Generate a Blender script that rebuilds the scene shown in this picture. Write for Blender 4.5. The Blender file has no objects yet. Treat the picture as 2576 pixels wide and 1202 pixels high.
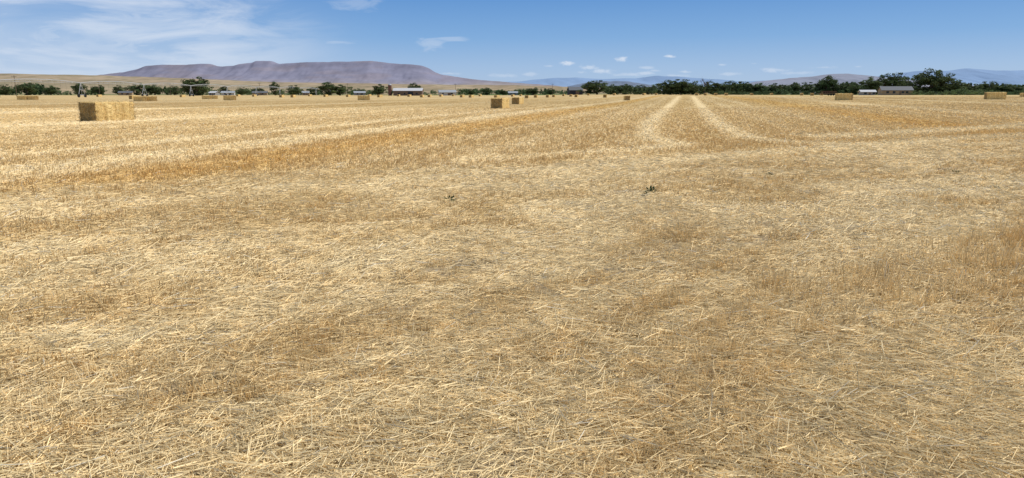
import bpy, math, random
import numpy as np
from mathutils import Vector, Matrix
random.seed(7); R=np.random.default_rng(7)
scene=bpy.context.scene
COL=scene.collection
EYE=1.65

# ---------------------------------------------------------------- helpers
def S(a,b,x):
    t=np.clip((x-a)/(b-a),0,1); return t*t*(3-2*t)
def vn(x,y,seed=0):
    xi=np.floor(x); yi=np.floor(y); fx=x-xi; fy=y-yi
    fx=fx*fx*(3-2*fx); fy=fy*fy*(3-2*fy)
    def h(i,j):
        v=np.sin(i*127.1+j*311.7+seed*74.7)*43758.5453
        return v-np.floor(v)
    return (h(xi,yi)*(1-fx)+h(xi+1,yi)*fx)*(1-fy)+(h(xi,yi+1)*(1-fx)+h(xi+1,yi+1)*fx)*fy
def fbm(x,y,seed=0,o=4):
    s=0;a=.5;n=0
    for k in range(o):
        s=s+a*vn(x*2**k+13.7*k,y*2**k-7.1*k,seed+k); n+=a; a*=.5
    return s/n
def g(x,m,s): return np.exp(-((x-m)/s)**2)
def zg(x,y):
    return .75*S(15,70,np.asarray(x,float))*S(0,60,np.asarray(y,float))
def mesh_np(name,verts,quads,cols=None,smooth=False,mats=(),mat_idx=None):
    me=bpy.data.meshes.new(name)
    n=len(verts); m=len(quads); k=quads.shape[1]
    me.vertices.add(n); me.vertices.foreach_set('co',np.ascontiguousarray(verts,dtype=np.float32).ravel())
    me.loops.add(m*k); me.loops.foreach_set('vertex_index',np.ascontiguousarray(quads,dtype=np.int32).ravel())
    me.polygons.add(m); me.polygons.foreach_set('loop_start',np.arange(0,m*k,k,dtype=np.int32))
    if mat_idx is not None: me.polygons.foreach_set('material_index',mat_idx.astype(np.int32))
    me.polygons.foreach_set('use_smooth',np.full(m,smooth,dtype=bool))
    me.update(calc_edges=True)
    if cols is not None:
        a=me.attributes.new('Col','FLOAT_COLOR','POINT')
        c=np.ones((n,4),dtype=np.float32); c[:,:3]=cols
        a.data.foreach_set('color',c.ravel())
    for mm in mats: me.materials.append(mm)
    return me
def obj(name,data,loc=(0,0,0),parent=None,rz=0,**props):
    o=bpy.data.objects.new(name,data); COL.objects.link(o)
    o.location=loc; o.rotation_euler=(0,0,rz)
    if parent: o.parent=parent
    for k,v in props.items(): o[k]=v
    return o
class NT:
    def __init__(s,t): s.t=t
    def n(s,ty,**kw):
        nd=s.t.nodes.new(ty)
        for k,v in kw.items(): setattr(nd,k,v)
        return nd
    def put(s,inp,v):
        if isinstance(v,bpy.types.NodeSocket): s.t.links.new(v,inp)
        else: inp.default_value=v
    def m(s,op,a,b=0.0,c=0.0,clamp=False):
        nd=s.n('ShaderNodeMath',operation=op,use_clamp=clamp)
        s.put(nd.inputs[0],a); s.put(nd.inputs[1],b); s.put(nd.inputs[2],c)
        return nd.outputs[0]
    def mix(s,f,a,b,bt='MIX'):
        nd=s.n('ShaderNodeMix',data_type='RGBA',blend_type=bt)
        s.put(nd.inputs[0],f); s.put(nd.inputs[6],a); s.put(nd.inputs[7],b)
        return nd.outputs[2]
    def noise(s,vec,scale,detail=3,rough=.5,dist=0):
        nd=s.n('ShaderNodeTexNoise')
        s.t.links.new(vec,nd.inputs['Vector'])
        nd.inputs['Scale'].default_value=scale; nd.inputs['Detail'].default_value=detail
        nd.inputs['Roughness'].default_value=rough; nd.inputs['Distortion'].default_value=dist
        return nd.outputs['Fac']
    def ramp(s,f,stops):
        nd=s.n('ShaderNodeValToRGB'); e=nd.color_ramp.elements
        while len(e)<len(stops): e.new(.5)
        for i,(p,c) in enumerate(stops):
            e[i].position=p; e[i].color=(*c,1) if len(c)==3 else c
        s.t.links.new(f,nd.inputs[0]); return nd.outputs[0]
    def mapr(s,f,a,b,c=0.,d=1.,smooth=False):
        nd=s.n('ShaderNodeMapRange'); 
        if smooth: nd.interpolation_type='SMOOTHSTEP'
        s.put(nd.inputs[0],f)
        for i,v in enumerate((a,b,c,d)): nd.inputs[i+1].default_value=v
        return nd.outputs[0]
    def mapping(s,vec,scale=(1,1,1),rot=(0,0,0)):
        nd=s.n('ShaderNodeMapping'); s.t.links.new(vec,nd.inputs[0])
        nd.inputs['Scale'].default_value=scale; nd.inputs['Rotation'].default_value=rot
        return nd.outputs[0]
def newmat(name,rough=.8,spec=.2):
    m=bpy.data.materials.new(name); m.use_nodes=True
    t=NT(m.node_tree); b=m.node_tree.nodes['Principled BSDF']
    b.inputs['Roughness'].default_value=rough; b.inputs['Specular IOR Level'].default_value=spec
    return m,t,b
def noisy(name,c1,c2,scale=3,rough=.8,metal=0,detail=4,spec=.2,stretch=(1,1,1)):
    m,t,b=newmat(name,rough,spec)
    tc=t.n('ShaderNodeTexCoord').outputs['Object']
    f=t.noise(t.mapping(tc,stretch),scale,detail,.6)
    t.put(b.inputs['Base Color'],t.ramp(f,[(.3,c1),(.7,c2)]))
    b.inputs['Metallic'].default_value=metal
    return m
def attrmat(name,rough=.6,spec=.25,transl=0):
    m,t,b=newmat(name,rough,spec)
    a=t.n('ShaderNodeAttribute',attribute_name='Col')
    tc=t.n('ShaderNodeTexCoord').outputs['Object']
    f=t.mapr(t.noise(tc,9,2),.3,.7,.85,1.15)
    mu=t.n('ShaderNodeVectorMath',operation='SCALE'); t.put(mu.inputs[0],a.outputs['Color']); t.put(mu.inputs['Scale'],f)
    t.put(b.inputs['Base Color'],mu.outputs[0])
    if transl:
        tr=t.n('ShaderNodeBsdfTranslucent'); t.put(tr.inputs[0],mu.outputs[0])
        mx=t.n('ShaderNodeMixShader'); mx.inputs[0].default_value=transl
        t.t.links.new(b.outputs[0],mx.inputs[1]); t.t.links.new(tr.outputs[0],mx.inputs[2])
        t.t.links.new(mx.outputs[0],t.t.nodes['Material Output'].inputs[0])
    return m
def boxes(name,lst,mat):
    import bmesh
    bm=bmesh.new()
    for it in lst:
        c,s=it[0],it[1]
        M=Matrix.Translation(c)
        if len(it)>2: M=M@it[2]
        r=bmesh.ops.create_cube(bm,size=1,matrix=M@Matrix.Diagonal((*s,1)))
    me=bpy.data.meshes.new(name); bm.to_mesh(me); bm.free(); me.materials.append(mat)
    return me
def tube_arrays(p0,p1,r0,r1,n=6):
    p0=np.array(p0,float);p1=np.array(p1,float); d=p1-p0; L=np.linalg.norm(d); d/=L
    a=np.cross(d,[0,0,1.]); 
    if np.linalg.norm(a)<1e-3:a=np.cross(d,[0,1.,0])
    a/=np.linalg.norm(a); b=np.cross(d,a)
    th=np.arange(n)*2*math.pi/n
    ring=np.cos(th)[:,None]*a+np.sin(th)[:,None]*b
    v=np.vstack([p0+ring*r0,p1+ring*r1])
    q=np.array([[i,(i+1)%n,n+(i+1)%n,n+i] for i in range(n)])
    return v,q
def tubes(name,segs,mat,n=6,col=None):
    V=[];Q=[];o=0
    for s in segs:
        v,q=tube_arrays(*s,n=n); V.append(v);Q.append(q+o);o+=len(v)
    return mesh_np(name,np.vstack(V),np.vstack(Q),None,True,[mat])

# ---------------------------------------------------------------- field pattern
def polyd(x,y,pts):
    d=np.full(x.shape,1e9)
    for (ax,ay),(bx,by) in zip(pts[:-1],pts[1:]):
        dx,dy=bx-ax,by-ay; L=dx*dx+dy*dy
        h=np.clip(((x-ax)*dx+(y-ay)*dy)/L,0,1)
        d=np.minimum(d,np.hypot(x-ax-h*dx,y-ay-h*dy))
    return d
SW_A=[(62,262),(7.7,39.5),(6.0,31),(5.25,27),(5.3,24),(5.6,22.6),(4.9,21.6),(3.7,20.7),(2.2,19.7),(-.9,17.4)]
SW_B=[(67,262),(11.6,39.5),(9.8,31),(9.0,26.5),(9.3,24),(10.6,22.4)]
SW_C=[(-5.5,10.6),(-2.5,12.6),(-1.05,13.3),(1.4,15),(4.1,17.2),(8.3,20.3),(10.4,21.7),(13.6,23.7),(17.2,26),(20.2,27.6),(34,35)]
SW_D=[(12,27),(20,32),(25.5,35),(45,47)]
def field(x,y):
    wx=(fbm(x*.35,y*.35,3)-.5)
    t=.972*x-.236*y+wx*1.1; s=.236*x+.972*y
    q=(y-.54*x-16.2)*.88+(fbm(x*.25,y*.25,9)-.5)*4
    p=.88*x+.475*y
    head=S(1.6,-1.6,q)
    pale=.9*g(t,-13.6,1.2)+.35*g(t,-4.8,.9)+.35*g(t,5.0,.8)+.5*g(t,8.2,.8)+.45*g(t,-7.7,.45)+.5*g(t,-17.5,.8)
    orange=.9*g(t,-10.4,1.6)+.85*g(t,13,2.2)+.35*g(t,19,1.2)+.1*g(t,0,1.0)
    per=t/9.6
    far=S(16,20,np.abs(t))
    pale=pale+far*.75*np.clip(vn(per*2.3,s*.01,21)*1.7-.5,0,1)
    orange=orange+far*.35*np.clip(vn(per*1.7,s*.008,31)*1.8-.9,0,1)
    streak=fbm(t*1.6,s*.05,5)
    pale=pale+.6*np.clip(streak-.50,0,1)*3
    nb=(fbm(x*.6,y*.6,17,3)-.5)
    wd=.50+.0018*np.clip(y,0,200)
    d=polyd(x,y,SW_A); sw=g(d/wd,0,1)*(1-.3*S(4,1,x))
    d=polyd(x,y,SW_B); sw=np.maximum(sw,g(d/wd,0,1))
    d=polyd(x+nb*.8,y+nb*.8,SW_C); sw=np.maximum(sw,1.05*g(d,0,.60+.4*S(10,16,x))*(1-.55*S(3.5,-1,x))*np.maximum(S(6,10,x),.45+.55*S(.25,.42,fbm(p*.3,q*.4,44,2))))
    d=polyd(x,y,SW_D); sw=np.maximum(sw,1.1*g(d,0,1.15))
    sw=np.clip(sw*(1+nb*.6)*1.15,0,1)
    hb=fbm(p*.22,q*.75,51,4); hb2=fbm(p*.9,q*2.2,61,3)
    hp=S(.32,.60,hb*.6+hb2*.4)
    hsoil=S(.52,.62,fbm(p*.45,q*1.1,71,4))*S(.50,.64,fbm(x*5,y*5,77,3))
    tb=(y-.62*x-3.75)*.85+(fbm(x*.9,y*.9,85,2)-.5)*.5
    tall=g(tb,0,.62)*S(.6,2.6,x)*(.55+.45*S(.3,.6,fbm(x*1.5,y*1.5,81,2)))
    mid=.78+.22*S(-3,-9,q)
    pale=np.clip(pale*(1-head)+head*(.3+.7*hp)*mid,0,1)*(1-.4*tall)
    orange=np.clip(orange,0,1)*(1-head)+.12*head*(1-hp)
    soil=head*hsoil*(1-tall)
    stub=(1-head)*(.9-.45*pale)+head*np.clip(.50-.44*hp,0.06,1)
    stub=np.clip(stub*(1-sw)+tall*.38,0,1.2)
    pale=np.clip(np.maximum(pale,sw),0,1)
    return dict(t=t,s=s,q=q,p=p,head=head,pale=pale,orange=orange*(1-sw),soil=soil*(1-sw),stub=stub,tall=tall,sw=sw)
C_PALE=np.array((.70,.555,.315)); C_BASE=np.array((.54,.39,.18)); C_OR=np.array((.58,.365,.11)); C_SOIL=np.array((.36,.295,.215)); C_BR=np.array((.46,.325,.16))
def lerp(a,b,f): return a*(1-f[...,None])+b*f[...,None]

# ---------------------------------------------------------------- ground sheet
def axis(steps,lim):
    out=[0.]
    x=0.
    for st,up in steps:
        while x<up-1e-6: x+=st; out.append(x)
    while x<lim: x*=1.18; out.append(x)
    return np.array(out)
ax=axis([(.13,12),(.4,60),(1.3,280)],45000); xs=np.concatenate([-ax[:0:-1],ax])
ay=axis([(.12,20),(.3,90),(1.6,420),(8,800)],45000)
ys=np.concatenate([-axis([(.6,6),(10,60)],3000)[:0:-1],ay])
X,Y=np.meshgrid(xs,ys); nx,ny=len(xs),len(ys)
F=field(X,Y)
c=lerp(np.broadcast_to(C_BASE,X.shape+(3,)),C_PALE,F['pale']*.9)
c=lerp(c,C_OR,np.clip(F['orange'],0,1)*.8)
c=lerp(c,C_SOIL,np.clip(F['soil'],0,1)*.75)
c=lerp(c,C_BR,np.clip(F['head']*(F['stub']),0,1)*.3)
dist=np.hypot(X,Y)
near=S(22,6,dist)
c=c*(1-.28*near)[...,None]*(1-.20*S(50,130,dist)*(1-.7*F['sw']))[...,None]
tbn=X/np.maximum(Y,1)
grn=S(620,700,Y)
gg=fbm(X*.004,Y*.002,90)
land=lerp(np.broadcast_to(np.array((.30,.235,.13)),X.shape+(3,)),np.array((.09,.13,.045)),S(.42,.55,gg))
c=lerp(c,land,grn)
c=lerp(c,np.array((.10,.14,.05)),S(395,430,Y-.02*X)*S(.3,.36,tbn)*(1-grn))
Z=zg(X,Y)+.02*(fbm(X*.8,Y*.8,99)-.5)*S(60,20,np.hypot(X,Y))
idx=np.arange(nx*ny).reshape(ny,nx)
Q=np.stack([idx[:-1,:-1],idx[:-1,1:],idx[1:,1:],idx[1:,:-1]],-1).reshape(-1,4)
gm,t,b=newmat('stubble_soil',.95,.03)
pos=t.n('ShaderNodeNewGeometry').outputs['Position']
rowv=t.mapping(pos,(1,1,1),(0,0,math.radians(13.65)))
a=t.n('ShaderNodeAttribute',attribute_name='Col').outputs['Color']
f1=t.noise(t.mapping(rowv,(5.2,.2,1)),1.0,5,.65)
f2=t.noise(pos,7,6,.75)
f3=t.noise(t.mapping(pos,(1,.5,1)),.6,5,.65)
f4=t.noise(t.mapping(rowv,(30,2.5,1)),1.0,3,.7)
v=t.m('ADD',t.m('ADD',t.m('MULTIPLY',f1,.7),t.m('MULTIPLY',f2,.85)),t.m('ADD',t.m('MULTIPLY',f3,.5),t.m('MULTIPLY',f4,.6)))
v=t.mapr(v,.97,1.68,.64,1.36)
sc=t.n('ShaderNodeVectorMath',operation='SCALE'); t.put(sc.inputs[0],a); t.put(sc.inputs['Scale'],v)
t.put(b.inputs['Base Color'],sc.outputs[0])
bp=t.n('ShaderNodeBump'); bp.inputs['Strength'].default_value=.8; bp.inputs['Distance'].default_value=.03
t.put(bp.inputs['Height'],t.m('ADD',f2,f4)); t.put(b.inputs['Normal'],bp.outputs[0])
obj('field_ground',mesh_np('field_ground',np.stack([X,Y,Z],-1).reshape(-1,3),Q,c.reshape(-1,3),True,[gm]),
    kind='structure',label='harvested golden grain field with mown rows and pale straw',category='field')

# ---------------------------------------------------------------- straw
straw=attrmat('dry_straw',.5,.12,.12)
def sample(n,ymax,k,y0=4.,ymin=1.6):
    yy=np.geomspace(ymin,ymax,4000)
    pdf=(1.7*yy+2)*np.minimum(1,(y0/yy)**k)
    cdf=np.concatenate([[0],np.cumsum((pdf[1:]+pdf[:-1])/2*np.diff(yy))]); cdf/=cdf[-1]
    y=np.interp(R.random(n),cdf,yy)
    x=(R.random(n)*2-1)*(.86*y+1.2)
    return x,y
def straw_cols(n,F,bright=1.):
    r=R.random(n)
    c=lerp(np.broadcast_to(np.array((.66,.475,.215)),(n,3)),np.array((.90,.75,.455)),np.clip(F['pale']*.7+r*.6-.2,0,1))
    c=lerp(c,np.array((.71,.455,.14)),np.clip(F['orange'],0,1)*.7)
    br=(R.random(n)<.13)
    c[br]=c[br]*.58
    gr=(R.random(n)<.03)
    c[gr]=c[gr].mean(1,keepdims=True)*np.array((1.08,1.,.8))
    return c*(.78+.44*R.random(n))[:,None]*bright
def litter(name,n,ymax,k,label):
    x,y=sample(n,ymax,k)
    F=field(x,y)
    w=np.clip(.40+.64*F['pale']-.5*F['soil'],.12,1)
    w*=.6+.4*S(.35,.6,vn(x*3,y*3,111))
    keep=R.random(len(x))<w
    x,y=x[keep],y[keep]; F={k_:v_[keep] for k_,v_ in F.items()}
    n=len(x); dist=np.hypot(x,y)
    flow=(fbm(x*.5,y*.5,131,3)-.5)*4+.4
    ang=flow+R.normal(0,.7,n); big=R.random(n)<.22; ang[big]=R.random(big.sum())*6.28
    ms=(1-F['head'])>.5; ang[ms]=1.333+R.normal(0,.5,ms.sum())
    L=np.clip(R.gamma(2.2,.042,n),.015,.25)*.5*(1+.25*(dist>15))
    W=(.0015+.0010*R.random(n))*np.maximum(1,(dist/4.5))**.72
    bigs=R.random(n)<.06; W[bigs]*=1.4
    z0=zg(x,y)+.004+.035*R.random(n)**1.6*(1+1.2*F['sw'])
    tilt=R.normal(0,.13,n); tilt[R.random(n)<.05]+=.35
    d=np.stack([np.cos(ang)*np.cos(tilt),np.sin(ang)*np.cos(tilt),np.sin(tilt)],-1)
    sd=np.stack([-np.sin(ang),np.cos(ang),np.zeros(n)],-1)
    P=np.stack([x,y,z0+np.abs(np.sin(tilt))*L],-1)
    a=P-d*L[:,None]; b_=P+d*L[:,None]; up=np.array([0,0,1.])*(W*1.3)[:,None]; sw_=sd*W[:,None]
    V=np.stack([a-sw_,a+up,a+sw_,b_-sw_*.8,b_+up*.8,b_+sw_*.8],1).reshape(-1,3)
    i=np.arange(n)[:,None]*6
    Qd=np.concatenate([i+np.array([0,1,4,3]),i+np.array([1,2,5,4])],0)
    c=straw_cols(n,F); c[bigs]*=1.08
    me=mesh_np(name,V,Qd,np.repeat(c,6,0),False,[straw])
    obj(name,me,kind='stuff',label=label,category='straw')
litter('straw_litter',900000,80,1.7,'loose pale cut straw scattered over the field')
def stubble(name,n,ymax,k,label):
    x,y=sample(n,ymax,k,4.)
    hd=(y-.54*x-16.2)*.88<0
    sp=.19; d0=np.hypot(x,y)
    t_=.972*x-.236*y; dt=(np.round(t_/sp)*sp-t_)*(1-.8*S(14,40,d0))+R.normal(0,1,n)*(.02+.002*d0)
    nq=np.array((-.475,.88)); q_=nq[0]*x+nq[1]*y; dq=np.round(q_/sp)*sp-q_+R.normal(0,.03,n)
    x=np.where(hd,x+dq*nq[0],x+dt*.972); y=np.where(hd,y+dq*nq[1],y-dt*.236)
    F=field(x,y)
    ga=(.35+.75*S(.3,.6,vn(x*2.2,y*2.2,141))); ga=np.where((F['head']>.5)&(F['tall']<.3),ga,.85)
    keep=R.random(n)<np.clip(F['stub']*ga,0.02,1)*S(ymax,ymax*.35,y)
    x,y=x[keep],y[keep]; F={k_:v_[keep] for k_,v_ in F.items()}; n=len(x)
    m=5
    dd=np.hypot(x,y); al=np.where(F['head']>.5,.035,.03+.006*dd)
    rx=np.where(F['head']>.5,.88,.236); ry=np.where(F['head']>.5,.475,.972)
    o=R.normal(0,1,(n,m))*al[:,None]
    x=(x[:,None]+o*rx[:,None]+R.normal(0,.018,(n,m))).ravel(); y=(y[:,None]+o*ry[:,None]+R.normal(0,.018,(n,m))).ravel()
    F={k_:np.repeat(v_,m) for k_,v_ in F.items()}; hh=np.repeat(.6+.6*R.random(n),m); lean=np.repeat(R.normal(0,.13,(n,2)),m,0)
    n*=m; dist=np.hypot(x,y)
    H=(.070+.05*R.random(n))*hh*(1+.7*F['tall'])*(1-.2*F['head']*(1-np.clip(F['tall'],0,1)))*(1-.45*S(14,60,dist))
    l=lean+R.normal(0,.2,(n,2)); l[R.random(n)<.08]*=3
    W=(.0015+.0009*R.random(n))*np.maximum(1,(dist/4.5))**.62
    an=R.random(n)*3.14
    z=zg(x,y)-.005
    a=np.stack([x,y,z],-1); b_=a+np.stack([l[:,0]*H,l[:,1]*H,H],-1)
    sd=np.stack([np.cos(an),np.sin(an),np.zeros(n)],-1)*W[:,None]
    sd2=np.stack([-np.sin(an),np.cos(an),np.zeros(n)],-1)*W[:,None]
    V=np.stack([a-sd,a+sd2,a+sd,b_-sd,b_+sd2,b_+sd],1).reshape(-1,3)
    i=np.arange(n)[:,None]*6
    Qd=np.concatenate([i+np.array([0,1,4,3]),i+np.array([1,2,5,4])],0)
    c=straw_cols(n,F)
    c=lerp(c,np.array((.64,.45,.215)),np.full(n,.4)*(1-.6*F['orange'])*(1-.6*F['pale']))
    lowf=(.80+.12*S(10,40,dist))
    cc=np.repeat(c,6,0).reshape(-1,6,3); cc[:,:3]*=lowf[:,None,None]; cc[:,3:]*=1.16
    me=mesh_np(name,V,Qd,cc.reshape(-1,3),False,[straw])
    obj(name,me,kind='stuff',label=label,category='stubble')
stubble('grain_stubble',200000,260,1.6,'short golden brown cut grain stubble standing in rows')

# ---------------------------------------------------------------- bales
def haym(name,stops):
    m,t,b=newmat(name,.85,.05)
    tc=t.n('ShaderNodeTexCoord').outputs['Object']
    fa=t.noise(t.mapping(tc,(9,14,22)),1.3,5,.75,.6); fb=t.noise(t.mapping(tc,(.4,5.5,.4)),1.5,3,.6)
    fm=t.m('ADD',t.m('MULTIPLY',fa,.7),t.m('MULTIPLY',fb,.35))
    t.put(b.inputs['Base Color'],t.ramp(fm,stops))
    bp=t.n('ShaderNodeBump'); bp.inputs['Strength'].default_value=1; bp.inputs['Distance'].default_value=.04
    t.put(bp.inputs['Height'],fm); t.put(b.inputs['Normal'],bp.outputs[0])
    return m
haymat=haym('bale_side_straw',[(.38,(.30,.19,.06)),(.5,(.70,.50,.20)),(.66,(.93,.74,.37))])
hayend=haym('bale_cut_end_shaded',[(.38,(.13,.075,.03)),(.5,(.36,.235,.09)),(.68,(.62,.44,.19))])  # cut ends darkened: shade painted into the straw colour
twm=noisy('baling_twine',(.35,.28,.16),(.5,.42,.25))
def bale_mesh(seed,n_straw,cuts):
    import bmesh
    rs=np.random.default_rng(seed)
    bm=bmesh.new(); bmesh.ops.create_cube(bm,size=1)
    bmesh.ops.subdivide_edges(bm,edges=bm.edges[:],cuts=cuts,use_grid_fill=True)
    W,L,H=1.24,2.45,1.04
    co=np.array([v.co for v in bm.verts])
    s=co*2; e=np.sort(np.abs(s),1); rr=1-.035*np.clip((e[:,1]-.85)/.15,0,1)*np.clip((e[:,2]-.85)/.15,0,1)
    P=s*rr[:,None]*np.array([W,L,H])/2
    n=(fbm(P[:,1]*9+P[:,0]*3,P[:,2]*7+P[:,0]*5,seed,3)-.5)
    fl=(vn(P[:,1]*14,P[:,1]*0,seed)-.5)
    P[:,0]+=np.sign(s[:,0])*(np.abs(s[:,0])>.98)*(n*.08+fl*.04); P[:,2]+=(s[:,2]>.98)*(n*.10+fl*.05)
    P[:,1]+=np.sign(s[:,1])*(np.abs(s[:,1])>.98)*(n*.12)
    P[:,2]+=H/2
    for v,p in zip(bm.verts,P): v.co=p
    bm.verts.index_update()
    faces=np.array([[v.index for v in f.verts] for f in bm.faces])
    bm.free()
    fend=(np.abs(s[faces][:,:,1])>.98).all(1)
    n=n_straw
    f=rs.integers(0,5,n); u=rs.random(n)-.5; w=rs.random(n)-.5
    base=np.zeros((n,3)); nor=np.zeros((n,3))
    for k,(ax_,sg) in enumerate([(0,1),(0,-1),(1,1),(1,-1),(2,1)]):
        m=f==k; o=[i for i in range(3) if i!=ax_]
        base[m,ax_]=sg*.5; base[m,o[0]]=u[m]; base[m,o[1]]=w[m]; nor[m,ax_]=sg
    base*=np.array([W,L,H]); base[:,2]+=H/2
    d=rs.normal(0,1,(n,3)); d+=nor*.15; d/=np.linalg.norm(d,axis=1)[:,None]
    ln=.03+.08*rs.random(n)
    tip=base+d*ln[:,None]*1+nor*.018; root=base-d*ln[:,None]*.5+nor*.01
    sd=np.cross(d,nor+rs.normal(0,.3,(n,3))); sd/=np.linalg.norm(sd,axis=1)[:,None]; sd*=.005
    V2=np.stack([root-sd,root+sd,tip+sd,tip-sd],1).reshape(-1,3)
    V2[:,2]=np.maximum(V2[:,2],.005)
    q2=np.arange(n*4).reshape(-1,4)+len(P)
    cc=np.ones((len(P)+len(V2),3))*.5
    sc_=np.array((.88,.68,.34))*(.5+.7*rs.random((n,1)))*np.where((f==2)|(f==3),.6,1.)[:,None]; cc[len(P):]=np.repeat(sc_,4,0)  # straws on the end faces darkened to match the painted shade
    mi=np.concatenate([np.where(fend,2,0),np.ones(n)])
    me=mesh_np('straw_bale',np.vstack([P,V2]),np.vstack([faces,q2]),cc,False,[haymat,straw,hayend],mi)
    tw=[]
    for xx in (-.5,-.3,-.1,.1,.3,.5):
        y1=L/2+.03; 
        pts=[(xx,-y1,.02),(xx,-y1,H+.03),(xx,y1,H+.03),(xx,y1,.02)]
        for a_,b_ in zip(pts[:-1],pts[1:]): tw.append((a_,b_,.006,.006))
    tme=tubes('twine',tw,twm,4)
    return me,tme
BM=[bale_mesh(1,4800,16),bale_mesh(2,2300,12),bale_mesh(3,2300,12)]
ROW=-math.radians(13.65)
def bale(x,y,rz=ROW,k=1,lab='rectangular golden straw bale lying on cut stubble',sc=1.,twine=True):
    me,tm=BM[k]
    o=obj('straw_bale',me,(x,y,float(zg(x,y))-.02),rz=rz,label=lab,category='bale',group='straw bales across the field')
    o.scale=(sc,sc,sc)
    if twine:
        obj('twine',tm,parent=o)
    return o
def B(u): return (u-1288)*.000563     # tangent of bearing from heading
bale(-24.9,43.3,ROW-math.radians(8),0,'large rectangular straw bale with ragged shaded end on stubble',1.11)
bale(-1.35,80.2,ROW-.05,1,sc=1.12); bale(B(1303)*112,112.5,ROW-.1,2)
far=[(57,190,1),(82,190.5,1),(336,216,1),(352,159,1),(378,161,1),(520,214,1),(536,219,1),(578,177,1.1),(709,300,1),(738,300,1),(876,340,1),
(915,177,1.1),(956,310,1),(1003,420,1),(1062,310,1),(1081,330,1),(1250,262,1),(1186,290,1),(1163,300,1),(1208,430,1),(1348,290,1),(1378,300,1),(1393,330,1),
(1418,420,1),(1436,360,1),(1522,260,1),(1545,400,1),(1577,168,1),(2123,115,1),(2503,108,1.04),(2016,330,1),(2042,300,1),(2066,340,1),(2575,200,1),
(640,380,1),(600,420,1),(780,440,1),(820,360,1),(1110,380,1),(1140,450,1),(1290,380,1),(1310,460,1),(1480,440,1),(930,450,1),(1030,360,1),(1325,250,1),
(1620,420,1),(1650,440,1),(1450,300,1),(460,330,1),(250,360,1),(1752,330,1),(1775,345,1),(1800,350,1),(1826,335,1),(1890,380,1),(1940,400,1)]
for i,(u,y,sc) in enumerate(far):
    x=B(u)*y
    rz=ROW+random.gauss(0,.12)
    if u in(57,352,520): rz=1.45
    if u in(82,378,536,578,915): rz=1.5
    if u in(2503,): rz=1.25
    if u==2123: rz=.95
    bale(x,y,rz,1+i%2,sc=sc,twine=y<180)

# ---------------------------------------------------------------- trees
leafm=attrmat('foliage',.65,.12,.25)
barkm=noisy('bark',(.07,.05,.035),(.16,.125,.09),8,stretch=(1,1,.2))
def tree_mesh(seed,kind,H=10.,W=8.):
    rs=np.random.default_rng(seed); segs=[]
    th=H*.16
    tr=.035*H
    segs.append(((0,0,-.3),(.02*H,0,th),tr,tr*.75))
    top=(0,.01*H,H*.72); segs.append(((.02*H,0,th),(-.01*H,.02*H,H*.45),tr*.75,tr*.5)); segs.append(((-.01*H,.02*H,H*.45),top,tr*.5,tr*.15))
    nl=14
    for i in range(nl):
        a=i*2.4+rs.random(); z0=th+(H*.45)*rs.random(); r=W*(.28+.17*rs.random())
        mid=(math.cos(a)*r*.5,math.sin(a)*r*.5,z0+H*.12); end=(math.cos(a)*r,math.sin(a)*r,z0+H*(.12+.22*rs.random()))
        segs.append(((0,0,z0),mid,tr*.35,tr*.22)); segs.append((mid,end,tr*.22,tr*.06))
        if kind=='bare':
            for k in range(7):
                e2=np.array(end)*.9+rs.normal(0,W*.10,3)+np.array([0,0,H*.12]); segs.append((tuple(np.array(mid)*.6+np.array(end)*.4),tuple(e2),tr*.1,tr*.03))
    trunk=tubes('trunk',segs,barkm,6)
    nc={'round':60,'tall':55,'wide':65,'bare':5}[kind]
    V=[];C=[]
    for i in range(nc):
        while True:
            p=rs.uniform(-1,1,3)
            if .25<np.linalg.norm(p)<1: break
        a=math.atan2(p[1],p[0]); prof=1+.22*math.sin(a*3+seed)+.15*math.sin(a*5+seed*2)
        if kind=='tall': ctr=np.array([p[0]*W*.40,p[1]*W*.40,H*.55+p[2]*H*.40])
        elif kind=='wide': ctr=np.array([p[0]*W*.45,p[1]*W*.45,H*.46+p[2]*H*.40*prof])
        else: ctr=np.array([p[0]*W*.42*prof,p[1]*W*.42*prof,H*.48+p[2]*H*.44])
        if kind!='tall' and ctr[2]<H*.2: ctr[:2]*=.75
        r=(.08+.07*rs.random())*W
        n=70
        d=rs.normal(0,1,(n,3)); d/=np.linalg.norm(d,axis=1)[:,None]
        pp=ctr+d*r*(.5+.6*rs.random((n,1)))*np.array([1,1,.8])
        a1=rs.normal(0,1,(n,3)); a1/=np.linalg.norm(a1,axis=1)[:,None]; a2=np.cross(a1,rs.normal(0,1,(n,3))); a2/=np.linalg.norm(a2,axis=1)[:,None]
        sz=.024*H*(.6+.8*rs.random((n,1)))
        V.append(np.stack([pp-a1*sz,pp+a2*sz*.6,pp+a1*sz,pp-a2*sz*.6],1).reshape(-1,3))
        tone=(.55+.8*rs.random())
        col=np.array((.085,.125,.052))*tone*(.7+.6*rs.random((n,1)))+np.array((.02,.012,.0))*rs.random()
        C.append(np.repeat(col,4,0))
    V=np.vstack(V);C=np.vstack(C); V[:,2]=np.maximum(V[:,2],.05)
    crown=mesh_np('crown',V,np.arange(len(V)).reshape(-1,4),C,False,[leafm])
    return trunk,crown
TM=[tree_mesh(11,'round'),tree_mesh(12,'wide'),tree_mesh(13,'round'),tree_mesh(14,'tall',10,5),tree_mesh(15,'wide'),tree_mesh(16,'bare',10,6)]
TW=[8,8,8,5,8,6]
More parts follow.
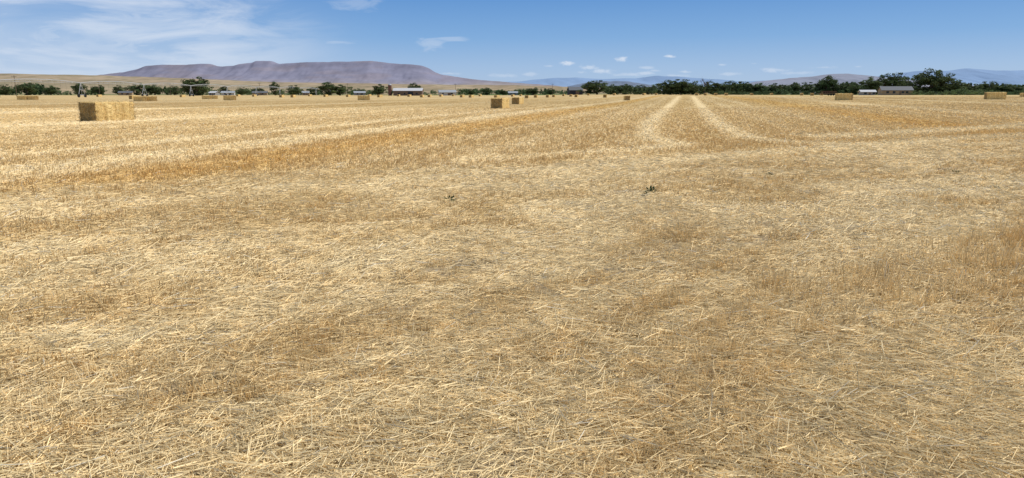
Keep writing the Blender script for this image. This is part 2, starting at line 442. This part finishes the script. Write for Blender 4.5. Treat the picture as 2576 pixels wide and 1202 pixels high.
def tree(u,wpx,vt,y,k,lab,cat='tree'):
    x=B(u)*y; z=float(zg(x,y)); H=(235-vt)*.00055*y+EYE-z; W=wpx*.000563*y
    o=obj('tree',None,(x,y,z),rz=random.random()*6.28,label=lab,category=cat,group='trees around the field')
    sx=W/TW[k]*1.2; o.scale=(sx,sx,H/9.6)
    obj('trunk',TM[k][0],parent=o); obj('crown',TM[k][1],parent=o)
T=[(497,62,192,560,1),(483,40,200,570,0),(693,26,205,600,0),(741,36,213,600,2),(826,46,206,560,0),(856,46,211,565,2),(955,38,210,580,2),(1040,28,208,650,0),
(70,44,207,650,1),(205,34,209,650,0),(16,34,211,650,2),(345,40,211,700,1),(390,46,210,720,4),(300,26,213,700,2),(130,36,213,690,4),(440,30,214,690,2),(250,32,213,700,1),
(565,22,216,650,3),(610,30,219,690,2),(650,26,219,700,1),(790,26,219,700,0),(905,30,221,700,4),(1185,20,223,700,2),(1225,24,220,700,0),(1265,22,223,700,4),(1340,34,219,700,1),(1385,26,221,700,2),
(1480,44,205,560,0),(1502,52,200,560,2),(1535,38,210,570,4),(1572,38,210,600,1),(1610,34,213,600,0),(1640,38,211,560,4),
(1685,54,201,480,0),(1712,56,197,480,2),(1742,52,201,480,4),(1772,30,194,500,5),(1800,50,204,500,1),(1832,44,203,500,0),(1868,50,203,520,2),(1912,48,206,520,4),(1955,50,208,520,1),(1996,44,207,510,0),(2030,40,205,500,2),
(2078,50,190,470,0),(2062,36,202,475,2),(2118,44,208,470,1),(2152,40,205,450,2),(2190,50,190,430,4),(2222,40,185,430,0),(2252,52,180,430,2),(2290,44,197,400,1),
(2338,66,173,400,0),(2368,62,182,402,2),(2402,48,198,400,4),(2442,50,210,420,1),(2480,48,203,480,2),(2525,50,211,480,0),(2560,44,212,480,4),(2600,50,210,480,1),(2650,60,200,470,2),(-30,40,209,640,0)]
for (u,w,vt,y,k) in T:
    tree(u,w,vt,y,k,'bare grey tree among the leafy trees' if k==5 else 'dark green broadleaf tree at the field edge')
def tree_row(name,specs,label,tone=1.):
    V=[];C=[]
    for (x,y,H,W) in specs:
        z=float(zg(x,y))
        nc=10
        for i in range(nc):
            p=R.uniform(-1,1,3); ctr=np.array([x+p[0]*W*.42,y+p[1]*W*.42,z+H*.48+p[2]*H*.36])
            n=34; d=R.normal(0,1,(n,3)); d/=np.linalg.norm(d,axis=1)[:,None]
            pp=ctr+d*np.array([W*.22,W*.22,H*.2])*(.5+.6*R.random((n,1)))
            a1=R.normal(0,1,(n,3)); a1/=np.linalg.norm(a1,axis=1)[:,None]; a2=np.cross(a1,R.normal(0,1,(n,3))); a2/=np.linalg.norm(a2,axis=1)[:,None]
            sz=.08*H*(.6+.8*R.random((n,1)))
            V.append(np.stack([pp-a1*sz,pp+a2*sz*.6,pp+a1*sz,pp-a2*sz*.6],1).reshape(-1,3))
            C.append(np.repeat(np.array((.082,.120,.052))*tone*(.5+.9*R.random())*(.7+.6*R.random((n,1))),4,0))
    V=np.vstack(V);C=np.vstack(C); V[:,2]=np.maximum(V[:,2],.02)
    obj(name,mesh_np(name,V,np.arange(len(V)).reshape(-1,4),C,False,[leafm]),kind='stuff',label=label,category='trees')
def rowspec(u0,u1,step,y,yj,v0,v1,wf=1.7,skip=0.):
    out=[];u=u0
    while u<u1:
        yy=y+random.uniform(-yj,yj); x=B(u)*yy
        f=float(fbm(np.array(u*.022),np.array(y*1.),200,3)); f=min(1,max(0,(f-.25)*2))
        vt=v0+(v1-v0)*(1-(.75*f+.25*random.random()))
        H=(235-vt)*.00055*yy+EYE-float(zg(x,yy))
        if random.random()>skip: out.append((x,yy,H,step*.000563*yy*wf*random.uniform(.9,1.6)))
        u+=step*random.uniform(.6,1.4)
    return out
tree_row('distant_tree_belt',rowspec(-150,480,8,760,60,206,231,1.4,.42)+rowspec(480,1460,8,820,80,222,233,1.4,.35)+rowspec(500,800,20,780,60,216,229,1.4,.2)+rowspec(1160,1460,14,760,60,219,231,1.4,.2),'belt of distant green farm trees behind the field',1.4)
tree_row('hedge_belt',rowspec(1530,1780,8,560,30,209,226)+rowspec(1780,2700,7,520,30,205,225)+rowspec(1800,2280,8,470,20,222,231),'dense green hedge and tree belt bordering the field')
tree_row('shrub_thicket',rowspec(2285,2480,12,385,12,220,230)+rowspec(2480,2700,12,420,12,222,232),'rounded green shrubs around the farmhouse',1.4)

# ---------------------------------------------------------------- hills
def hills(name,Y0,prof,depth,cols,seed,label,rim=.0,gul=.3,ncol=420,tex=.2,scrub=0.):
    us=np.array([p[0] for p in prof]); vs=np.array([p[1] for p in prof],float)
    u=np.linspace(us[0],us[-1],ncol); v=np.interp(u,us,vs)
    v=v+(fbm(u*.06,u*0,seed+40,3)-.5)*1.6
    ker=np.array([1,2,3,2,1.])/9; v=np.convolve(np.pad(v,2,mode='edge'),ker,'valid')
    Xr=B(u)*Y0; Hr=np.maximum((235-v)*.00055*Y0,0)
    nr=90; dd=np.linspace(-1,1,nr)
    XX=np.repeat(Xr[None],nr,0); D=np.repeat(dd[:,None],ncol,1)
    sc=depth
    gn=fbm(XX/(sc*.22)+D*.9,D*1.4,seed,6)-.5
    a=np.abs(D)
    de=np.clip(a+gul*gn*4*a*(1-a),0,1)
    sh=np.interp(de,[0,.05,.11,.35,.65,1],[1,.99,.82,.48,.21,0]) if rim else (1-de)**1.4*(1+.4*de)
    ZZ=Hr[None]*sh
    ZZ=ZZ+(fbm(XX/(sc*.05),D*9,seed+5,4)-.5)*.08*Hr[None]*4*a*(1-a)*gul*3
    YY=Y0+D*depth
    idx=np.arange(nr*ncol).reshape(nr,ncol); Qh=np.stack([idx[:-1,:-1],idx[:-1,1:],idx[1:,1:],idx[1:,:-1]],-1).reshape(-1,4)
    lo,hi,ban=[np.array(c_) for c_ in cols]  # for the distant ranges these colours include painted haze
    hrel=ZZ/max(Hr.max(),1)
    cc=lerp(np.broadcast_to(lo,ZZ.shape+(3,)),hi,S(.12,.5,hrel+.25*gn))
    cc=lerp(cc,ban,S(.5,.62,fbm(XX/(sc*.3),ZZ/(Hr.max()*.15),seed+9,3))*.5)
    cc=cc*(1+.3*gn[...,None])
    if scrub: cc=lerp(cc,np.array((.12,.125,.07)),scrub*S(.52,.66,fbm(XX/(sc*.02),D*40,seed+60,3)))
    m,t,b=newmat(name+'_rock',1,0)
    at=t.n('ShaderNodeAttribute',attribute_name='Col').outputs['Color']
    ps=t.n('ShaderNodeNewGeometry').outputs['Position']
    f=t.mapr(t.noise(t.mapping(ps,(1,.6,2.2)),9./depth,7,.65),.3,.7,1-tex,1+tex)
    s_=t.n('ShaderNodeVectorMath',operation='SCALE'); t.put(s_.inputs[0],at); t.put(s_.inputs['Scale'],f); t.put(b.inputs['Base Color'],s_.outputs[0])
    obj(name,mesh_np(name,np.stack([XX,YY,ZZ-1],-1).reshape(-1,3),Qh,cc.reshape(-1,3),True,[m]),kind='structure',label=label,category='hills')
hills('butte_hill',9000,[(200,198),(250,190),(285,186),(330,181),(370,172),(385,166),(420,163),(470,163),(500,161),(535,160),(546,166),(575,167),(600,165),(612,161),(645,158),(655,153),(690,153),(700,158),(712,161),(760,157),(830,156),(900,154),(940,153),(975,157),(1000,160),(1040,162),(1065,165),(1080,171),(1095,181),(1110,187),(1140,191),(1200,200),(1290,207),(1400,215),(1500,232)],
 1900,[(.285,.255,.25),(.19,.192,.258),(.225,.20,.23)],3,'flat-topped hazy blue-mauve butte with eroded slopes',1,.26,ncol=620,tex=.15)  # bluish tones: distance haze painted into the base colour
hills('tan_foothill',4200,[(-250,186),(-100,184),(0,183),(60,184),(120,186),(200,187),(290,189),(400,193),(500,197),(700,205),(900,208),(1000,210),(1300,213),(1500,219),(1700,230)],
 1500,[(.31,.245,.165),(.30,.24,.17),(.23,.20,.135)],5,'low dry tan foothills with sparse scrub',0,.6,tex=.22,scrub=.5)
hills('blue_mountain',24000,[(1100,206),(1160,203),(1200,206),(1300,205),(1340,200),(1380,196),(1450,194),(1500,198),(1600,196),(1650,190),(1700,192),(1760,197),(1820,200),(1860,205),(1900,203),(2000,200),(2100,198),(2200,192),(2270,182),(2300,178),(2340,180),(2380,177),(2420,171),(2470,175),(2500,177),(2576,176),(2700,182),(2900,190)],
 4500,[(.24,.34,.48),(.19,.28,.43),(.20,.29,.44)],7,'hazy blue far mountain range',0,.35,tex=.05)  # blue is aerial haze painted into the slope colour
hills('grey_hill',10500,[(1800,222),(1850,213),(1900,204),(1960,198),(2000,194),(2040,192),(2080,186),(2120,184),(2160,188),(2200,193),(2240,196),(2300,205),(2400,212),(2600,220),(2800,225)],
 2200,[(.28,.27,.28),(.22,.24,.30),(.22,.22,.27)],8,'hazy grey-mauve hills',0,.5,tex=.12)  # grey-blue tint is haze put into the colours
hills('low_mesa',9500,[(1400,222),(1440,214),(1485,205),(1500,203),(1580,204),(1600,208),(1640,214),(1700,222)],
 900,[(.20,.23,.27),(.15,.19,.26),(.16,.19,.25)],12,'small dark flat mesa in haze',1,.3,160)  # haze painted as a bluish base colour

# ---------------------------------------------------------------- buildings
def pm(n,c,r=.7,me=0): return noisy(n,tuple(v*.85 for v in c),c,2,r,me)
M_white=pm('white_paint',(.52,.52,.50)); M_grey=pm('grey_siding',(.30,.30,.29)); M_brown=pm('weathered_wood',(.17,.125,.095)); M_dark=pm('dark_siding',(.035,.04,.055))
M_roofw=pm('pale_metal_roof',(.54,.55,.57),.4,.0); M_roofg=pm('grey_shingle',(.12,.13,.145)); M_roofs=pm('steel_roof',(.33,.36,.39),.4); M_glass=pm('window_glass',(.03,.04,.05),.1); M_red=pm('red_brown_masonry',(.17,.09,.07)); M_tan=pm('tan_siding',(.36,.28,.18))
def house(name,x,y,rz,w,d,h,rh,mw,mr,label,cat,nwin=3,door_w=1.,big=False):
    z=float(zg(x,y)); e=obj(name,None,(x,y,z),rz=rz,label=label,category=cat)
    V=np.array([(-w/2,-d/2,-.2),(w/2,-d/2,-.2),(w/2,d/2,-.2),(-w/2,d/2,-.2),(-w/2,-d/2,h),(w/2,-d/2,h),(w/2,d/2,h),(-w/2,d/2,h),(-w/2,0,h+rh),(w/2,0,h+rh)])
    me=bpy.data.meshes.new('wall'); me.from_pydata(V.tolist(),[],[(0,1,5,4),(2,3,7,6),(1,2,6,9,5),(3,0,4,8,7)]); me.materials.append(mw); obj('wall',me,parent=e)
    ov=.5; th=.15; sl=rh/(d/2)
    vs=[];fs=[]
    for sg in(-1,1):
        o=len(vs)
        for (yy,zz) in((0,h+rh+.06),(sg*(d/2+ov),h-sl*ov+.06)):
            for xx in(-w/2-ov,w/2+ov):
                vs+= [(xx,yy,zz),(xx,yy,zz+th)]
        fs+=[(o,o+2,o+6,o+4),(o+1,o+5,o+7,o+3),(o,o+1,o+3,o+2),(o+4,o+6,o+7,o+5),(o,o+4,o+5,o+1),(o+2,o+3,o+7,o+6)]
    me=bpy.data.meshes.new('roof'); me.from_pydata(vs,[],fs); me.materials.append(mr); obj('roof',me,parent=e)
    dh=min(h*.85,3.2 if big else 2.1)
    obj('door',boxes('door',[((0,0,dh/2),(door_w,.08,dh))],M_brown if mw is not M_brown else M_dark),(w*.1,-d/2-.03,0),e)
    wm=boxes('window',[((0,0,0),(1.3,.06,1.1)) ],M_glass)
    for i in range(nwin):
        px=-w*.42+ (i+.5)*w*.84/nwin
        if abs(px-w*.1)<door_w*.8: px+=door_w*1.2
        obj('window',wm,(px,-d/2-.025,min(h*.6,1.6)),e)
    return e
y=550; house('long_barn',B(1028)*y,y,0,22,10,3.7,1.9,M_brown,M_roofw,'long brown barn with bright pale metal roof','barn',4,4,True)
sx=B(986)*y
si=obj('silo',None,(sx-1,y-2,0),label='slim red-brown silo beside the long barn',category='silo')
obj('tower',tubes('tower',[((0,0,-.2),(0,0,8.0),1.4,1.4)],M_red,14),parent=si)
obj('dome_roof',tubes('dome_roof',[((0,0,8.0),(0,0,8.6),1.5,1.1),((0,0,8.6),(0,0,9.0),1.1,.2)],M_roofs,14),parent=si)
house('farm_shed',B(1125)*600,600,.2,14,8,2.6,1.8,M_white,M_roofs,'low white farm shed with steel roof','shed',3,2.5)
house('dark_barn',B(1446)*590,590,.15,11,9,3.8,2.6,M_dark,M_roofg,'dark navy barn with grey roof','barn',2,3,True)
house('farmhouse',B(2250)*385,385,-.25,15,9,2.6,1.9,M_tan,M_roofg,'single storey farmhouse with dark grey roof under trees','house',4)
house('white_shed',B(2180)*375,375,-.2,7,5,1.7,.9,M_grey,M_roofw,'small pale-roofed shed beside the hedge','shed',2)
for (u,yy,w,mw,mr,l) in [(575,640,11,M_white,M_roofs,'small white farmhouse with steel roof'),(655,660,13,M_tan,M_roofg,'tan farmhouse among distant trees'),(318,640,11,M_tan,M_roofg,'tan farmhouse with dark grey roof'),(905,660,10,M_grey,M_roofs,'grey shed with steel roof'),(1290,700,9,M_grey,M_roofs,'grey outbuilding beyond the bales'),(770,650,6,M_tan,M_roofs,'small tan shed with steel roof'),(540,660,7,M_grey,M_roofw,'small grey shed with pale roof')]:
    house('farm_building',B(u)*yy,yy,random.uniform(-.3,.3),w,7,2.2,1.4,mw,mr,l,'farm building',2)

# ---------------------------------------------------------------- irrigation pivot
galv=pm('galvanised_steel',(.45,.47,.49),.45,.0); rub=pm('tyre_rubber',(.02,.02,.02))
pv=obj('irrigation_pivot',None,(-185,200,0),label='long galvanised centre pivot irrigation line on wheeled towers',category='irrigation machine')
PH=6.1; SP=52; AR=1.0
seg=[];N=16
pt=lambda f:(0,f*SP,PH+AR*4*f*(1-f)); lo=lambda f,s:(s,f*SP,PH-.15+(-.9+AR)*4*f*(1-f)*.6)
for i in range(N): seg.append((pt(i/N),pt((i+1)/N),.13,.13))
for s_ in(-.8,.8):
    for i in range(8):
        a_,b_=i/8,(i+1)/8
        pa=lo(a_,s_ if 0<i else 0); pb=lo(b_,s_ if i<7 else 0)
        seg.append((pa,pb,.04,.04)); 
        if i<7: seg.append((pb,pt(b_),.04,.04)); seg.append((pt(a_),pb,.03,.03))
span=tubes('span_pipe',seg,galv,5)
hose=tubes('drop_hose',[((0,f*SP,PH+AR*4*f*(1-f)),(0,f*SP,2.2),.02,.02) for f in np.linspace(.06,.94,14)],pm('black_hose',(.05,.05,.05)),4)
tw=tubes('tower',[((0,0,PH),(0,-2.3,1.0),.11,.11),((0,0,PH),(0,2.3,1.0),.11,.11),((0,-2.5,1.0),(0,2.5,1.0),.13,.13),((0,-1.2,3.4),(0,1.2,3.4),.06,.06),((.0,0,PH),(0,0,1.0),.05,.05),((-.25,0,3.2),(.25,0,3.2),.3,.3)],galv,6)
wh=tubes('wheel',[((-.2,0,.75),(.2,0,.75),.75,.75),((-.2,0,.75),(-.19,0,.75),.75,.2),((.2,0,.75),(.19,0,.75),.75,.2)],rub,18)
for i in range(11):
    if i<10:
        o=obj('span_pipe',span,(0,i*SP,0),pv); obj('drop_hose',hose,parent=o)
    o=obj('tower',tw,(0,i*SP,0),pv,rz=.0)
    obj('wheel',wh,(0,-2.3,0),o); obj('wheel',wh,(0,2.3,0),o)

# ---------------------------------------------------------------- poles
wood=noisy('pole_wood',(.10,.075,.05),(.18,.14,.10),6)
for (u,yy) in [(43,350),(252,500),(-120,260),(430,640),(655,600),(1146,640),(875,620),(1390,650)]:
    x=B(u)*yy; o=obj('utility_pole',None,(x,yy,0),label='wooden utility pole with crossarm beside the field',category='utility pole',group='utility poles')
    obj('post',tubes('post',[((0,0,-.3),(0,0,10.4),.17,.12)],wood,8),parent=o)
    obj('crossarm',boxes('crossarm',[((0,-.16,9.7),(2.6,.12,.14))],wood),parent=o)
    obj('insulator',tubes('insulator',[((xx,-.16,9.77),(xx,-.16,10.0),.06,.04) for xx in(-1.1,1.1)],M_grey,6),parent=o)

# ---------------------------------------------------------------- trailer
x,yy=B(2080)*300,300; z=float(zg(x,yy))
o=obj('farm_trailer',None,(x,yy,z),rz=.1,label='red flatbed farm trailer with rails parked by hedge',category='trailer')
obj('deck',boxes('deck',[((0,0,.95),(7,2.3,.18)),((0,-.5,.78),(6.6,.14,.16)),((0,.5,.78),(6.6,.14,.16)),((-4.2,0,.8),(1.6,.16,.14))],M_brown),parent=o)
obj('rail',boxes('rail',[((xx,-1.1,1.45),(.08,.06,.85)) for xx in np.linspace(-3.4,3.4,8)]+[((0,-1.16,1.45),(7,.05,.14)),((0,-1.16,1.8),(7,.05,.14))],M_red),parent=o)
w2=tubes('wheel',[((0,-.13,0),(0,.13,0),.45,.45),((0,-.13,0),(0,-.12,0),.45,.1),((0,.13,0),(0,.12,0),.45,.1)],rub,18)
for xx in(1.2,2.3):
    for y_ in(-1.0,1.0): obj('wheel',w2,(xx,y_,.45),o)

# ---------------------------------------------------------------- weeds
wm=noisy('weed_leaf',(.03,.05,.02),(.09,.13,.05),20)
def weed(x,y,s):
    rs=R; n=46; d=rs.normal(0,1,(n,3)); d[:,2]=np.abs(d[:,2]); d/=np.linalg.norm(d,axis=1)[:,None]
    p=d*s*(.3+.7*rs.random((n,1))); a1=d; a2=np.cross(d,rs.normal(0,1,(n,3))); a2/=np.linalg.norm(a2,axis=1)[:,None]
    l=s*.28
    V=np.stack([p-a1*l,p+a2*l*.35,p+a1*l,p-a2*l*.35],1).reshape(-1,3); V[:,2]=np.maximum(V[:,2],.005)
    o=obj('weed_plant',mesh_np('weed_plant',V,np.arange(len(V)).reshape(-1,4),None,False,[wm]),(x,y,float(zg(x,y))),label='small dark green weed growing through the stubble',category='weed',group='weeds in the stubble')
for w_ in [(-.98,10.7,.11),(2.35,11.6,.12),(2.2,11.3,.07),(9.3,14.5,.10),(5.3,14.2,.07),(8.6,12.2,.06),(.95,3.05,.03),(-3.2,7.6,.05)]: weed(*w_)

# ---------------------------------------------------------------- world
EL=math.radians(54)
sun_dir=Vector((math.cos(EL)*.95,math.cos(EL)*.31,math.sin(EL))).normalized()
w=bpy.data.worlds.new('World'); scene.world=w; w.use_nodes=True
t=NT(w.node_tree); bg=w.node_tree.nodes['Background']; STR=.1; bg.inputs['Strength'].default_value=STR
sky=t.n('ShaderNodeTexSky',sky_type='NISHITA'); sky.sun_disc=False; sky.sun_elevation=EL; sky.sun_rotation=math.radians(72); sky.altitude=700; sky.air_density=1; sky.dust_density=.6; sky.ozone_density=1.5
gen=t.n('ShaderNodeTexCoord').outputs['Generated']
sep=t.n('ShaderNodeSeparateXYZ'); t.put(sep.inputs[0],gen)
sxx,syy,szz=sep.outputs
k=1/STR
grad=t.ramp(t.mapr(szz,0,.3),[(0,(.42,.56,.76)),(.12,(.33,.50,.76)),(.25,(.20,.40,.72)),(.42,(.115,.30,.65)),(.7,(.08,.24,.58)),(1,(.06,.20,.52))])
gs=t.n('ShaderNodeVectorMath',operation='SCALE'); t.put(gs.inputs[0],grad); gs.inputs['Scale'].default_value=k
base=t.mix(t.mapr(szz,.2,.5,.9,0.,True),sky.outputs[0],gs.outputs[0])
az=t.m('ARCTAN2',sxx,syy)
cmb=t.n('ShaderNodeCombineXYZ'); t.put(cmb.inputs[0],az); t.put(cmb.inputs[1],szz)
P2=cmb.outputs[0]
n1=t.noise(t.mapping(P2,(5,20,1),(0,0,.12)),1.2,9,.62,.9)
n2=t.noise(t.mapping(P2,(3,9,1)),1.4,3,.5,.3)
c1=t.mapr(t.m('ADD',t.m('MULTIPLY',n1,.7),t.m('MULTIPLY',n2,.5)),.44,.76,0,1,True)
left=t.mapr(az,-.44,-.17,1,0,True)
low=t.mapr(szz,.0,.05,.6,1,True)
cir=t.m('MULTIPLY',t.m('MULTIPLY',c1,left),low)
veil=t.m('MULTIPLY',t.mapr(az,-.55,-.12,.45,0,True),t.mapr(szz,.13,.03,.35,1,True))
veil=t.m('MULTIPLY',veil,t.mapr(n1,.35,.6,.6,1.1))
cir=t.m('MAXIMUM',t.m('MULTIPLY',cir,.78),veil)
nz=t.noise(t.mapping(P2,(60,130,1)),1.,6,.6,.3); nz=t.m('MULTIPLY',t.m('SUBTRACT',nz,.5),2.6)
nw=t.noise(t.mapping(P2,(20,90,1),(0,0,.15)),1.,7,.6,.8); nw=t.m('MULTIPLY',t.m('SUBTRACT',nw,.5),3.0)
def blob(u,v,wu,hv,amt,nn):
    tb=B(u); s_=(235-v)*.00055; a0=math.atan(tb); z0=s_/math.sqrt(1+tb*tb+s_*s_)
    cs=math.cos(a0); ra=wu*.000563*cs*cs; re=hv*.00055*cs
    dx=t.m('DIVIDE',t.m('SUBTRACT',az,a0),ra); dz=t.m('DIVIDE',t.m('SUBTRACT',szz,z0),re)
    r=t.m('SQRT',t.m('ADD',t.m('MULTIPLY',dx,dx),t.m('MULTIPLY',dz,dz)))
    e=t.m('ADD',t.m('SUBTRACT',1.0,r),nn)
    return t.m('MULTIPLY',t.mapr(e,0,.9,0,1,True),amt)
cum=None
for bb in [(1424,161,20,7,.85),(1480,170,26,7,.55),(1510,179,34,8,.6),(1460,182,22,5,.4),(1560,148,26,8,.85),(1682,143,19,5,.85),(1622,170,24,5,.4),(1618,184,30,6,.5),(1650,178,22,4,.35),(1718,181,22,4,.5),(1700,190,40,5,.35),(1380,166,14,3,.3),(1340,186,40,6,.35),(1270,190,50,6,.3),(1945,176,40,7,.5),(1830,186,40,5,.35),(2060,170,40,4,.35),(2000,184,60,5,.3),(1810,163,12,3,.4),(2150,168,14,3,.3),(1890,160,12,2,.2),(320,158,40,7,.4),(470,146,26,3,.4),(1130,185,30,4,.35),(1580,188,40,5,.4)]:
    o_=blob(*bb,nz); cum=o_ if cum is None else t.m('MAXIMUM',cum,o_)
for bb in [(1080,112,50,18,.32),(1140,100,50,7,.3),(900,12,90,22,.25),(860,108,80,8,.3),(400,70,200,90,.5),(200,120,220,60,.45),(560,95,130,60,.4),(700,140,120,25,.35)]:
    cum=t.m('MAXIMUM',cum,blob(*bb,nw))
allc=t.m('MAXIMUM',cir,cum,clamp=True)
ccol=(.70*k,.77*k,.88*k,1)
t.put(bg.inputs[0],t.mix(allc,base,ccol))
L=bpy.data.lights.new('sun','SUN'); L.energy=4.6; L.angle=math.radians(.5); L.color=(1,.94,.84)
lo_=obj('sun',L); lo_.rotation_euler=sun_dir.to_track_quat('Z','Y').to_euler()
# ---------------------------------------------------------------- camera
cd=bpy.data.cameras.new('camera'); cd.sensor_width=36; cd.lens=24.32; cd.clip_end=120000; cd.clip_start=.1
co=obj('camera',cd,(0,0,EYE)); co.rotation_euler=(math.radians(90-11.88),0,0); scene.camera=co
scene.view_settings.view_transform='Standard'; scene.view_settings.look='None'; scene.view_settings.exposure=0
